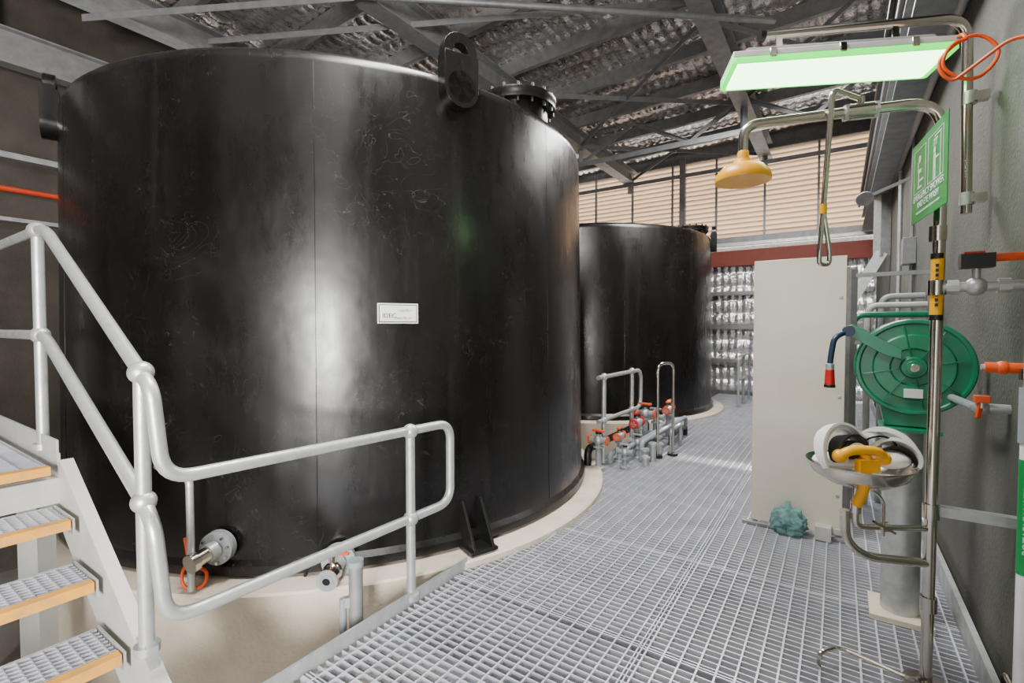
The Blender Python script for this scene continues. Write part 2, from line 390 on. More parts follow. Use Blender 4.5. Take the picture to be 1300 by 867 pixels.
def tank(name,uc,vc,r,ztop,lugs,hatch,seams=()):
    c=R(uc,vc,0); b=B(name)
    rt=r-.02; rb=r+.02
    prof=[(.0001,ztop+.12),(rt*.5,ztop+.08),(rt-.12,ztop+.015),(rt-.04,ztop-.005),(rt-.01,ztop-.035),(rt,ztop-.08),((rt+rb)/2,1.6),(rb-.002,.13),(rb+.03,.10),(rb+.035,.05),(rb-.01,.035),(.0001,.035)]
    b.lathe(prof,Vector((c.x,c.y,0)),'tank',(0,0,1),160)
    for a in lugs: lug(b,c,math.radians(a),ztop-.24,ztop+.24,r-.03)
    if hatch:
        h=Vector((c.x+hatch[0],c.y+hatch[1],ztop))
        b.lathe([(.25,-.05),(.25,.10),(.31,.105),(.31,.14),(.315,.15),(.315,.18),(.29,.19),(.1,.21),(.0001,.215)],h,'tank',(0,0,1),40)
        for i in range(16):
            t=2*math.pi*i/16; p=h+Vector((.285*math.cos(t),.285*math.sin(t),.17)); b.cyl(p-Vector((0,0,.10)),p+Vector((0,0,.045)),.014,'blk',seg=6)
    for sa in seams:
        p,m,n=frame_on(c,math.radians(sa),r,0)
        b.tube([Vector((p.x,p.y,.13))+n*.0193,Vector((p.x,p.y,ztop-.08))-n*.0207],.0022,'tank',seg=6)
    return b,c
b,c1=tank('chemical_storage_tank',*T1,TR,3.15,[33,-51],(1.68,-1.16),(11.5,55,-38))
for a in (35,):
    p,m,n=frame_on(c1,math.radians(a),TR+.11,0)
    b.box(Vector((p.x,p.y,.05)),(.2,.2,.02),'blk',m)
    for sx in (-.07,.07):
        o=Vector((p.x,p.y,0))+m.to_3x3()@Vector((sx,0,0))
        mm=m@Matrix.Rotation(math.pi/2,4,'Z')
        b.prism([(-.10,.06),(.10,.06),(.10,.34),(.07,.34)],.018,o,mm,'blk')
tk1=b.done(bevel=.004)
b=B('tank_plinth'); b.lathe([(.0001,.03),(PR-.012,.03),(PR,.018),(PR,-1.12)],Vector((c1.x,c1.y,0)),'conc',(0,0,1),128); b.done()
p,m,n=frame_on(c1,math.radians(23.2),TR+.006,1.585)
b=B('tank_nameplate'); b.box(p,(.250,.008,.125),'wht',m); b.box(p+n*.0045,(.235,.003,.110),'blk',m); b.box(p+n*.006,(.225,.004,.100),'wht',m); lab=b.done()
face=m.to_3x3()@Matrix.Rotation(math.pi/2,3,'X')
text('IDEC',.038,p+n*.010+m.to_3x3()@Vector((-.055,0,-.015)),face,'blk',lab)
text('~tank~',.03,p+n*.010+m.to_3x3()@Vector((.04,0,.02)),face,'sign',lab)
text('Plastics Pty Ltd',.016,p+n*.010+m.to_3x3()@Vector((.03,0,-.028)),face,'blk',lab)
b,c2=tank('chemical_storage_tank',*T2,TR,3.15,[-21,70],(1.75,-.9),(5,))
tk2=b.done()
b=B('tank_plinth'); b.lathe([(.0001,.03),(PR-.012,.03),(PR,.018),(PR,-1.12)],Vector((c2.x,c2.y,0)),'conc',(0,0,1),128); b.done()
p,m,n=frame_on(c2,math.radians(-24),TR+.012,.66)
face=m.to_3x3()@Matrix.Rotation(math.pi/2,3,'X')
text('vision',.2,p+n*.01,face,'mark',tk2)

def nozzle(name,ang,z):
    p,m,n=frame_on(c1,math.radians(ang),TR,z); b=B(name)
    b.cyl(p-n*.03,p+n*.06,.065,'blk'); b.cyl(p+n*.05,p+n*.075,.095,'galv',seg=28); b.cyl(p+n*.078,p+n*.10,.095,'pvc',seg=28)
    for i in range(8):
        t=2*math.pi*i/8+.2; q=p+m.to_3x3()@Vector((.078*math.cos(t),0,.078*math.sin(t)))
        b.cyl(q+n*.04,q+n*.12,.009,'ss',seg=6)
    return b,p,m,n
b,p,m,n=nozzle('tank_level_transmitter',-1.5,.23)
d=(n+Vector((-.35,0,-.15))).normalized()
b.cyl(p+n*.1,p+n*.1+d*.05,.05,'galv'); b.cyl(p+n*.1+d*.05,p+n*.1+d*.12,.042,'ss'); b.cyl(p+n*.1+d*.12,p+n*.1+d*.155,.052,'ss')
q=p+n*.14
b.tube([q+Vector((-.08,0,-.03)),q+Vector((-.17,0,-.10)),q+Vector((-.15,-.02,-.2)),q+Vector((-.04,0,-.2)),q+Vector((-.03,.02,-.11)),q+Vector((-.14,.03,-.10)),q+Vector((-.18,.05,.06))],.009,'org',fil=.06,seg=8)
b.done()
b,p,m,n=nozzle('tank_outlet_valve',14.5,.12)
d=(n+Vector((-.25,0,-.12))).normalized(); e_=p+n*.1
b.cyl(e_,e_+d*.07,.045,'galv'); b.sph(e_+d*.09,.055,'ss'); b.cyl(e_+d*.11,e_+d*.17,.048,'ss'); b.cyl(e_+d*.17,e_+d*.185,.06,'galv',seg=28); b.lathe([(.04,0),(.04,.004),(.022,.004),(.022,-.02),(.0001,-.02)],e_+d*.186,'pvc',d,24); b.cyl(e_+d*.186,e_+d*.188,.022,'blk')
b.cyl(e_+d*.09,e_+d*.09+Vector((0,0,.1)),.02,'ss'); b.bar(e_+d*.09+Vector((-.01,0,.1)),e_+d*.09+Vector((.1,-.02,.11)),.02,.012,'org')
q=p+n*.1
b.tube([q+Vector((0,0,.07)),q+Vector((-.14,0,.02)),q+Vector((-.22,0,-.10)),q+Vector((-.1,0,-.15)),q+Vector((0,0,-.06))],.007,'blk',fil=.08,seg=8)
b.done()
b=B('drain_pipe'); b.cyl((-.80,2.44,-.08),(-.80,2.44,.30),.035,'galvd'); b.cyl((-.80,2.44,.28),(-.80,2.44,.31),.04,'pvc')
b.tube([(-.86,2.42,.12),(-.86,2.42,-.10),(-.74,2.44,-.14),(-.62,2.62,-.14)],.018,'pvc',fil=.06); b.bar((-.86,2.42,.1),(-.80,2.44,.1),.03,.05,'galv'); b.tube([(-.80,2.44,-.02),(-.80,2.44,-.13),(-.66,2.5,-.13)],.034,'galv',fil=.07); b.done()

# ---------------------------------------------------------------- stair + railings
b=B('steel_staircase')
sd=Vector((-UY,UX,0)); ud=Vector((UX,UY,0))
P0=Vector((-1.34,1.73,0))
tw=.95
def sp(s,w,z): q=P0+sd*s-ud*w; q.z=z; return q
ST=[(-.18,.104),(.10,.291),(.38,.478),(.66,.665)]
for s_,z in ST:
    for i in range(8): 
        q=s_+.05+i*.03; b.bar(sp(q,.04,z-.015),sp(q,.04+tw,z-.015),.004,.03,'grate')
    for i in range(27): b.bar(sp(s_+.03,.06+i*.035,z-.008),sp(s_+.27,.06+i*.035,z-.008),.004,.016,'grate')
    b.bar(sp(s_+.015,.04,z-.018),sp(s_+.015,.04+tw,z-.018),.045,.04,'nose')
    b.bar(sp(s_+.27,.04,z-.02),sp(s_+.27,.04+tw,z-.02),.006,.045,'galv')
    for w in (.03,.05+tw): b.bar(sp(s_-.005,w,z-.03),sp(s_+.28,w,z-.03),.008,.07,'galv')
for w in (.0,.08+tw):
    a=sp(-.40,w,-.13); d_=sp(1.02,w,.76)
    b.bar(a,d_,.012,.26,'alu'); 
    up=(d_-a).normalized(); nz=Vector((-up.x*up.z,-up.y*up.z,1-up.z**2)).normalized()
    for sg in (-1,1): b.bar(a+nz*.13*sg-ud*(-.02 if w<.1 else .02)*1,d_+nz*.13*sg-ud*(-.02 if w<.1 else .02),.05,.012,'alu')
    b.bar(sp(.98,w,.80),sp(1.14,w,.80),.012,.2,'alu')
    b.bar(sp(1.3,w+.02,-1.1),sp(1.3,w+.02,.7),.1,.1,'alu')
for s_,z in ST[1:]:
    for k_ in (.04,.2): b.cyl(sp(s_+k_,.02,z-.03),sp(s_+k_,.036,z-.03),.012,'ss',seg=6)
z=.852
for i in range(60): b.bar(sp(.98+i*.035,.04,z-.015),sp(.98+i*.035,.04+tw,z-.015),.004,.03,'grate')
for i in range(14): b.bar(sp(.96,.06+i*.07,z-.008),sp(3.0,.06+i*.07,z-.008),.005,.016,'grate')
b.bar(sp(.955,.04,z-.018),sp(.955,.04+tw,z-.018),.05,.04,'nose')
for w in (0,.08+tw):
    b.bar(sp(.97,w,z-.09),sp(3.0,w,z-.09),.012,.2,'alu')
    b.bar(sp(1.0,w,z+.05),sp(3.0,w,z+.05),.01,.12,'alu')
for s_ in (.98,1.9,2.95): b.bar(sp(s_,0,z-.12),sp(s_,.08+tw,z-.12),.06,.12,'alu')
b.bar(sp(2.9,.02,-1.1),sp(2.9,.02,.7),.1,.1,'alu')
b.done()

b=B('stair_handrail')
r=.025
p1=Vector((-2.39,2.45,0)); p2=Vector((-1.35,1.755,0)); p3=Vector((-.557,2.63,0))
ZT,ZM=1.985,1.46
L1=p1+sd*1.9
top=[(L1.x,L1.y,ZT),(p1.x+.10,p1.y-.067,ZT),(p2.x,p2.y,1.335),(p2.x+.075,p2.y-.05,1.28),(p2.x+.10,p2.y-.03,.95),(-.37,2.87,.93),(-.37,2.87,.455),(p2.x+.10,p2.y-.03,.43),(p2.x+.075,p2.y-.05,.78),(p2.x,p2.y,.86),(p1.x+.06,p1.y-.04,ZM),(L1.x,L1.y,ZM)]
b.tube(top[:4]+[(p2.x+.095,p2.y-.03,.95)]+top[5:7]+[(p2.x+.095,p2.y-.03,.43)]+top[8:],r,'galv',fil=.10,seg=18)
def post(b,p,z0,zs,base=True,rr=r):
    b.cyl((p.x,p.y,z0),(p.x,p.y,zs[0]),rr,'galv')
    for z in zs: b.sph((p.x,p.y,z),.042,'galv')
    if base: b.cyl((p.x,p.y,z0),(p.x,p.y,z0+.03),.042,'galv')
post(b,p1,.88,[ZT,ZM]); post(b,p2,.30,[1.335,.86]); post(b,p3,.0,[.93,.447])
b.box((p3.x,p3.y,-.03),(.02,.12,.12),'galv',ROOM)
b.box((p2.x,p2.y,.27),(.12,.03,.14),'galv',ROOM)
pl=p1+sd*1.5; post(b,pl,.88,[ZT,ZM])
b.done()
b=B('pipe_guard_rail'); b.tube([(-2.6,3.2,.66),(-1.79,2.66,.66),(-1.79,2.66,.1),(-1.79,2.66,-1.1)],.02,'galv',fil=.05); b.done()

b=B('walkway_handrail')
a=R(6.12,-2.12,0); e=R(4.85,-2.15,0); 
b.tube([(e.x,e.y,.95),(a.x,a.y,.95),(a.x,a.y,.47),(e.x,e.y,.47)],.024,'galv',fil=.14,seg=14)
for uu in (4.98,5.85):
    q=R(uu,-2.14,0); post(b,q,-.0,[.95,.47])
b.done()
b=B('grab_hoop'); q0=R(5.55,-1.72,0); q1=R(5.75,-1.6,0)
b.tube([(q0.x,q0.y,0),(q0.x,q0.y,1.08),(q1.x,q1.y,1.08),(q1.x,q1.y,0)],.017,'ss',fil=.09)
for q in(q0,q1): b.cyl((q.x,q.y,-.01),(q.x,q.y,.02),.06,'blk')
b.done()
b=B('walkway_handrail'); e=R(9.9,-1.55,0); a=R(11.2,-1.55,0)
b.tube([(e.x,e.y,0),(e.x,e.y,.95),(a.x,a.y,.95),(a.x,a.y,0)],.022,'galv',fil=.1); b.tube([(e.x,e.y,.5),(a.x,a.y,.5)],.02,'galv')
q=R(10.5,-1.55,0); post(b,q,0,[.95,.5]); b.done()

def valve(name,u,v,h,act='org',s=1.0,lay=False,z0=0):
    b=B(name); p=R(u,v,0)
    b.cyl((p.x,p.y,z0-.01),(p.x,p.y,z0+.015),.06*s,'galv'); b.cyl((p.x,p.y,z0),(p.x,p.y,h),.028*s,'pvc')
    b.cyl((p.x,p.y,h-.08),(p.x,p.y,h-.06),.05*s,'pvc')
    d=Vector((UX,UY,0)) if not lay else Vector((UY,-UX,0))
    c=Vector((p.x,p.y,h)); b.sph(c,.048*s,'galv'); b.cyl(c-d*.10*s,c+d*.10*s,.03*s,'pvc')
    for sg_ in (-1,1): b.cyl(c+d*sg_*.085*s,c+d*sg_*.10*s,.045*s,act)
    b.cyl(c,c+Vector((0,0,.07*s)),.014*s,'galv'); b.cyl(c+Vector((0,0,.06*s)),c+Vector((0,0,.085*s)),.03*s,'blk')
    b.bar(c+Vector((0,0,.09*s))-d*.06*s,c+Vector((0,0,.09*s))+d*.06*s,.03*s,.02*s,act)
    return b.done(bevel=.003)
for a_ in ((5.15,-2.02,.28,'org',1.0,False),(5.6,-1.98,.36,'red',1.3,False),(6.3,-1.98,.32,'pvc',1.2,True),(6.6,-1.9,.38,'org',1.2,False),(5.4,-1.9,.18,'pvc',.9,True),
           (7.0,-2.0,.34,'org',1.2,False),(4.95,-1.88,.16,'pvc',.9,True),(4.75,-2.10,.30,'org',1.1,True),(5.95,-2.0,.42,'org',1.3,True)):
    valve('ball_valve_assembly',*a_)
b=B('transfer_pipework')
for i,v_ in enumerate((-2.07,-1.94,-1.82)):
    b.tube([R(5.0+.15*i,v_,.0),R(5.0+.15*i,v_,.10+.05*i),R(6.9+.15*i,v_,.10+.05*i),R(6.9+.15*i,v_,0)],.028,'pvc',fil=.06)
b.tube([R(4.7,-2.2,0),R(4.7,-2.2,.20),R(6.6,-2.2,.20),R(6.6,-2.2,.0)],.04,'blk',fil=.08)
for i in range(6):
    q=R(5.15+i*.12,-1.72-.05*(i%2),0); b.cyl(q-Vector((0,0,.01)),q+Vector((0,0,.10+.05*(i%3))),.035,'pvc' if i%2 else 'galv',seg=16); b.cyl(q+Vector((0,0,.07+.05*(i%3))),q+Vector((0,0,.09+.05*(i%3))),.048,'galv',seg=16)
b.tube([R(6.2,-1.75,0),R(6.2,-1.75,.12),R(6.9,-1.75,.12),R(6.9,-1.75,0)],.03,'blk',fil=.06)
b.tube([R(5.9,-1.66,0),R(5.9,-1.66,.26),R(6.3,-1.66,.26),R(6.3,-1.66,0)],.022,'galv',fil=.06)
b.done()

# ---------------------------------------------------------------- splash panel
b=B('splash_screen_panel')
uc=.56*2.1+.8285*3.55
b.rbox(uc-.02,uc+.02,-.54,.04,.02,2.0,'cream')
b.rbox(uc+.02,uc+.06,-.54,-.50,.0,2.0,'galvd'); b.rbox(uc+.02,uc+.06,0,.04,.0,2.0,'galvd')
b.rbox(uc-.05,uc-.02,-.60,.06,-.012,.012,'galvd'); b.rbox(uc-.10,uc-.02,-.12,-.02,-.01,.09,'alu'); b.rbox(uc-.028,uc-.018,.0,.05,.03,.07,'alu')
for z in (.3,1,1.7): b.rbox(uc-.026,uc-.02,.0,.02,z,z+.02,'galv')
b.done(bevel=.003)
bm=bmesh.new(); bmesh.ops.create_icosphere(bm,subdivisions=5,radius=1)
for vtx in bm.verts:
    p=vtx.co; n_=noise.noise(p*1.8)*.32+abs(noise.noise(p*4.5))*.28-.1*abs(noise.noise(p*9))
    p=p*(1+n_); zz=(p.z+1)*.5
    wd=1-.38*max(0,zz)
    vtx.co=Vector((p.x*.135*wd,p.y*.05*wd,max(0,zz)*.20))
    if vtx.co.x<0: vtx.co.z*=1.15
me=bpy.data.meshes.new('crumpled_cloth_bag'); bm.to_mesh(me); bm.free(); me.materials.append(M['teal'])
for pl_ in me.polygons: pl_.use_smooth=True
ob=bpy.data.objects.new('crumpled_cloth_bag',me); bpy.context.collection.objects.link(ob); ob.location=R(uc-.11,-.27,-.008); ob.rotation_euler=(0,0,-TH)

# ---------------------------------------------------------------- safety shower
vd=Vector((UY,-UX,0))
b=B('emergency_safety_shower')
px,py=1.73,1.98; rp=.021
b.tube([(px,py,0),(px+.012,py,2.415),(1.04,2.2,2.405),(1.04,2.2,2.27)],rp,'ss',fil=.13,seg=20)
b.cyl((px,py,-.012),(px,py,.012),.08,'ss',seg=28)
for z in (.35,.74,1.66,1.88): b.cyl((px+.003,py,z-.03),(px+.003,py,z+.03),.029,'ss')
b.lathe([(.018,.11),(.024,.10),(.024,.07),(.04,.065),(.045,.05),(.085,.035),(.112,.005),(.118,-.018),(.116,-.03),(.108,-.03),(.0001,-.022)],(1.04,2.2,2.185),'yel',(0,0,1),40)
t=(Vector((px,py,2.41))*.62+Vector((1.04,2.2,2.405))*.38)
dd=Vector((1.04-px,2.2-py,0)).normalized()
b.cyl(t-dd*.05,t+dd*.05,.032,'ss'); b.cyl(t-dd*.06,t-dd*.045,.036,'galv',seg=6); b.cyl(t+dd*.045,t+dd*.06,.036,'galv',seg=6)
b.cyl(t,t+Vector((0,0,.06)),.014,'ss')
k=t+Vector((-.12,.0,.06))
b.tube([t+Vector((0,0,.05)),k+Vector((0,0,.03)),Vector((k.x-.03,k.y,2.0))],.011,'ss',fil=.03)
g=Vector((k.x-.03,k.y,2.0))
b.cyl(g-Vector((0,0,.02)),g+Vector((0,0,.02)),.014,'yel')
b.tube([g,g+Vector((-.02,-.012,-.18)),g+Vector((-.02,-.01,-.235)),g+Vector((.03,.0,-.235)),g+Vector((.03,.0,-.18)),g+Vector((.004,0,-.02))],.009,'ss',fil=.02)
s0=Vector((px,py,1.66))
b.tube([s0,s0+vd*.30],.02,'galv'); 
for q in (.05,.12,.20): b.cyl(s0+vd*q-vd*.018,s0+vd*q+vd*.018,.03,'galv',seg=8 if q!=.12 else 20)
b.sph(s0+vd*.12,.036,'galv'); b.cyl(s0+vd*.12,s0+vd*.12+Vector((0,0,.07)),.014,'galv')
b.box(s0+vd*.12+Vector((0,0,.10)),(.10,.06,.055),'blk',ROOM); b.cyl(s0+vd*.15+Vector((0,0,.11)),s0+vd*.31+Vector((0,0,.11)),.016,'org')
b.box(s0+vd*.11+Vector((0,0,.13)),(.06,.05,.012),'red',ROOM)
b.cyl((px+.004,py,1.53),(px+.006,py,1.80),rp+.0010,'yel',seg=24)
for z in (1.54,1.79): b.cyl((px+.004,py,z-.012),(px+.004,py,z+.010),rp+.0016,'blk',seg=24)
for i in range(9): b.box((px-.012,py-rp*.86,1.59+i*.020),(.010,.004,.012),'blk',Matrix.Rotation(-.6,4,'Z'))
bc=Vector((1.46,2.02,.93))
b.lathe([(.0001,-.085),(.05,-.085),(.11,-.07),(.165,-.035),(.185,0),(.193,.004),(.193,.0),(.188,-.006),(.168,-.045),(.11,-.082),(.05,-.097),(.0001,-.097)],bc,'ss',(0,0,1),48)
b.tube([bc+Vector((-.03,-.03,-.09)),bc+Vector((-.03,-.03,-.26)),(px,py,.665)],.012,'ss',fil=.03)
b.cyl(bc+Vector((-.03,-.03,-.2)),bc+Vector((-.03,-.03,-.15)),.02,'ss'); b.tube([bc+Vector((.02,-.05,-.1)),bc+Vector((.07,-.05,-.14)),bc+Vector((.07,-.05,-.29))],.006,'ss',fil=.03,seg=8)
b.tube([bc+Vector((-.055,0,-.2)),bc+Vector((-.05,0,-.33)),bc+Vector((.03,0,-.40)),(px,py,.52)],.018,'ss',fil=.07)
b.cyl(bc+Vector((.09,-.02,-.265))-Vector((.02,0,0)),bc+Vector((.09,-.02,-.265))+Vector((.02,0,0)),.022,'ss'); b.bar(bc+Vector((.03,-.05,-.23)),bc+Vector((.12,-.05,-.28)),.012,.01,'ss')
yh=Vector((1.40,1.90,.985))
b.tube([yh+Vector((-.10,.02,-.005)),yh+Vector((-.06,0,.03)),yh+Vector((.05,0,.025)),yh+Vector((.095,.02,-.02))],.019,'yel',fil=.05)
b.sph(yh+Vector((-.09,.02,0)),.027,'yel'); b.sph(yh+Vector((.085,.02,-.01)),.028,'yel')
b.tube([yh+Vector((0,0,.01)),yh+Vector((0,-.01,-.10)),yh+Vector((-.01,.03,-.2))],.019,'yel',fil=.05)
b.box(yh+Vector((0,-.012,-.03)),(.08,.03,.05),'yel')
b.tube([(1.36,2.10,0),(1.36,2.10,.06),(1.47,2.14,.06),(1.66,1.96,.04),(1.72,1.97,.04)],.009,'ss',fil=.04,seg=8)
b.bar((px,py+.03,.74),R(.56*px+.8285*py+.03,VW-.03,.74),.04,.04,'galv')
b.done(smooth=40)

b=B('safety_goggles')
c=bc+Vector((-.10,-.02,.045))
def band(c,rx,rz,w,tilt,a0,a1,k,th=.008):
    m=Matrix.Rotation(tilt[2],3,'Z')@Matrix.Rotation(tilt[0],3,'X')@Matrix.Rotation(tilt[1],3,'Y'); N=28;vs=[];fs=[]
    for i in range(N+1):
        a=a0+(a1-a0)*i/N
        ww=w*(.45+.55*math.sin(math.pi*i/N))
        for rr,yy in ((0,-1),(0,1),(th,1),(th,-1)):
            vs.append(c+m@Vector(((rx-rr)*math.cos(a),yy*ww/2,(rz-rr)*math.sin(a))))
    for i in range(N):
        for j in range(4): fs.append((i*4+j,i*4+(j+1)%4,(i+1)*4+(j+1)%4,(i+1)*4+j))
    fs+=[(0,1,2,3),(N*4+3,N*4+2,N*4+1,N*4)]
    b.add(vs,fs,k)
D=math.radians
band(c+Vector((-.005,-.05,.005)),.125,.130,.05,(-.35,0,.25),D(20),D(200),'wht',.010)
band(c+Vector((.0,-.02,.0)),.112,.120,.06,(-.35,0,.25),D(20),D(195),'wht',.02)
band(c+Vector((.025,-.04,-.005)),.088,.09,.07,(-.25,0,.25),D(5),D(190),'blk')
band(c+Vector((.035,-.06,-.01)),.062,.066,.03,(-.25,0,.25),D(-5),D(190),'wht',.010)
band(c+Vector((.185,-.01,.0)),.115,.105,.07,(-.55,.35,-.2),D(-15),D(180),'wht',.022)
band(c+Vector((.20,-.04,-.01)),.09,.075,.08,(-.5,.3,-.2),D(-15),D(180),'wht',.014)
band(c+Vector((.205,-.05,-.015)),.066,.05,.05,(-.5,.3,-.2),D(-10),D(180),'blk')
band(c+Vector((.15,.0,.0)),.085,.085,.05,(.1,0,-.1),D(0),D(180),'blk')
b.sph(c+Vector((.0,-.0,-.03)),.1,'wht',(1.0,.8,.3)); b.sph(c+Vector((.20,.0,-.02)),.1,'wht',(.85,.8,.4))
b.sph(c+Vector((.02,-.045,.025)),.04,'blk',(1.2,.5,1))
b.done()

# emergency sign
sh=Vector((-.02,.0,-.01))
S0=Vector((1.546,1.71,0))+sh; S1=Vector((1.744,2.10,0))+sh; dx=(S1-S0).normalized(); Ls=(S1-S0).length
ny=Vector((-dx.y,dx.x,0))
cS=(S0+S1)/2; cS.z=2.10; SS=.445/.51
ms=Matrix((-dx,-ny,Vector((0,0,1)))).transposed().to_4x4()
b=B('emergency_shower_sign'); b.box(cS,(Ls,.003,.325),'sign',ms)
def sg(x,z,w,h): b.box(cS+ms.to_3x3()@Vector((-x*SS,-.0022,z*SS)),(w*SS,.0015,h*SS),'mark',ms)
def outl(x,z,w,h,t=.0028):
    sg(x-w/2,z,t,h);sg(x+w/2,z,t,h);sg(x,z-h/2,w,t);sg(x,z+h/2,w,t)
outl(.125,.05,.17,.20); outl(-.10,.05,.20,.20)
def disc(x,z,r_): 
    o=cS+ms.to_3x3()@Vector((-x*SS,-.002,z*SS)); b.cyl(o,o+ny*.0012,r_*SS,'mark',seg=20)
disc(.125,.10,.018); sg(.125,.045,.05,.016); sg(.14,0,.010,.07); sg(.11,.0,.08,.010); sg(.125,-.03,.06,.010); sg(.15,.07,.008,.04)
sg(-.13,.135,.09,.006); sg(-.10,.12,.05,.008); disc(-.09,.075,.014); sg(-.09,.03,.026,.06); sg(-.08,-.02,.009,.06); sg(-.10,-.02,.009,.06); sg(-.12,.04,.05,.008); sg(-.165,.04,.006,.18)
for i in range(4): sg(-.07-.015*i,.103,.003,.018)
b.bar(Vector((px-.04,py-.05,2.15)),Vector((px+.015,py-.0,2.15)),.03,.05,'ss')
so=b.done()
ft=Matrix((-dx,Vector((0,0,1)),(-dx).cross(Vector((0,0,1))))).transposed()
for tx,sz,z in (('EMERGENCY SHOWER',.037,-.066),('AND EYE WASH',.037,-.100),('PULL HANDLE FOR SHOWER  PUSH FOR EYE WASH',.0125,-.13)):
    text(tx,sz,cS+ny*.003+Vector((0,0,z)),ft,'mark',so)

# ---------------------------------------------------------------- lamp with bracket
b=B('fluorescent_batten_light')
la=Vector((1.107,2.50,0)); lb=Vector((1.99,2.376,0))
lx=(lb-la).normalized(); ml=Matrix((lx,Vector((-lx.y,lx.x,0)),Vector((0,0,1)))).transposed().to_4x4()
tiltm=ml@Matrix.Rotation(math.radians(-8),4,'X')
cl=Vector((1.53,2.36,2.77))
b.box(cl,(.95,.22,.03),'wht',tiltm)
tm=tiltm.to_3x3()
b.prism([(-.43,.0),(.43,.0),(.40,.035),(-.40,.035)],.16,cl+tm@Vector((0,0,.015)),tiltm,'alu')
b.box(cl+tm@Vector((0,0,-.03)),(.90,.195,.035),'lens',tiltm)
for sx in (-.465,.465): b.box(cl+tm@Vector((sx,0,-.025)),(.025,.21,.04),'lensg',tiltm)
b.box(cl+tm@Vector((0,-.103,-.027)),(.94,.010,.038),'lensg',tiltm); b.box(cl+tm@Vector((0,.103,-.027)),(.94,.010,.038),'lensg',tiltm)
for sx in (-.3,0,.3):
    for sy in (-.113,.113): b.box(cl+tm@Vector((sx,sy,-.005)),(.03,.01,.045),'ss',tiltm)
b.done(bevel=.004)
b=B('lamp_support_pipe')
b.tube([(1.22,2.42,2.93),(2.19,2.37,2.99),(2.2,2.36,2.05)],.022,'ss',fil=.12,seg=18)
b.cyl((1.215,2.42,2.93),(1.24,2.42,2.93),.026,'blk')
for x_ in (1.3,1.85): 
    y_=2.42-(x_-1.22)*.05; b.bar((x_,y_-.01,2.95),(x_,y_-.03,2.81),.03,.006,'ss')
for z in (2.12,2.6):
    q=Vector((2.2,2.36,z)); b.bar(q,q+vd*.07,.05,.04,'ss'); b.cyl(q-Vector((0,0,.03)),q+Vector((0,0,.03)),.028,'galv')
b.done()
b=B('orange_power_cable')
def wp(x,y,z): return Vector((x,y,z))
loop=[]
for i in range(0,22):
    t=math.pi*.55+2*math.pi*i/15; loop.append(wp(1.92+(.075+.012*(i/22))*math.cos(t),2.06-.045*math.cos(t)+.012*i/22,2.63+(.08+.015*math.sin(i))*math.sin(t)))
b.tube([wp(1.97,2.34,2.79),wp(2.0,2.28,2.81),wp(1.97,2.15,2.78)]+loop+[wp(1.97,1.95,2.64),wp(2.01,1.88,2.62)],.0075,'org',fil=.03,seg=8)
b.done()

# ---------------------------------------------------------------- hose reel + pedestal
b=B('hose_reel')
hc=Vector((2.045,2.47,1.30)); un=-Vector((UX,UY,0)); 
prf=[(.0001,.03),(.05,.03),(.055,.012),(.09,.012),(.095,.02),(.16,.02),(.165,.008),(.215,.008),(.22,.016),(.235,.016),(.240,.008),(.240,-.006),(.232,-.01),(.0001,-.006)]
b.lathe(prf,hc+un*.07,'grn',un,64)
b.lathe(prf,hc-un*.07,'grn',-un,64)
b.lathe([(.0001,-.07),(.11,-.07),(.11,.07),(.0001,.07)],hc,'grn',un,40)
for i in range(5):
    b.lathe([(.125+.02*math.cos(a),-.05+i*.025+.012*math.sin(a)) for a in [2*math.pi*j/10 for j in range(11)]],hc,'hose',un,40)
b.cyl(hc+un*.09,hc+un*.125,.035,'grn'); b.cyl(hc+un*.125,hc+un*.135,.02,'ss')
for a in range(8):
    t=a*math.pi/4+.2; d=vd*math.cos(t)+Vector((0,0,1))*math.sin(t)
    b.bar(hc+un*.09+d*.06,hc+un*.088+d*.21,.010,.005,'grn')
b.box(hc+un*.094+Vector((.0,0,-.13)),(.075,.004,.045),'mark',ROOM)
b.prism([(-.28,.205),(-.25,.215),(-.05,.09),(-.05,.04),(-.12,.06),(-.29,.17)],.02,hc+un*.105,ROOM,'grn')
b.cyl(hc+un*.14-vd*.27+Vector((0,0,.18)),hc+un*.08-vd*.27+Vector((0,0,.18)),.028,'hose')
h0=hc+un*.11-vd*.26+Vector((0,0,.18))
b.tube([hc-vd*.12+Vector((0,0,.1)),h0+Vector((.05,0,.005)),h0+Vector((-.01,0,0)),h0+Vector((-.085,0,-.03)),h0+Vector((-.10,0,-.12)),h0+Vector((-.105,0,-.17))],.014,'hose',fil=.06)
nz=h0+Vector((-.105,0,-.17)); b.cyl(nz,nz-Vector((0,0,.035)),.02,'galv'); b.cyl(nz-Vector((0,0,.03)),nz-Vector((0,0,.11)),.02,'red',.024); b.cyl(nz-Vector((0,0,.11)),nz-Vector((0,0,.125)),.026,'blk')
b.prism([(-.11,-.30),(.07,-.30),(.09,-.19),(-.13,-.19)],.14,hc+un*.0,ROOM,'grn')
b.prism([(-.05,.02),(.05,.02),(.10,-.30),(-.10,-.30)],.012,hc-un*.11,ROOM,'grn'); b.cyl(hc-un*.12,hc,.03,'grn')
b.box(hc+Vector((-.01,0,-.315)),(.24,.22,.02),'grn',ROOM)
pc=Vector((2.035,2.50,0))
b.cyl((pc.x,pc.y,.0),(pc.x,pc.y,.98),.082,'galv',seg=40); b.box((pc.x,pc.y,.005),(.26,.26,.03),'conc',ROOM)
b.box((pc.x,pc.y,.98),(.2,.2,.015),'galv',ROOM)
b.done(bevel=.002,smooth=40)

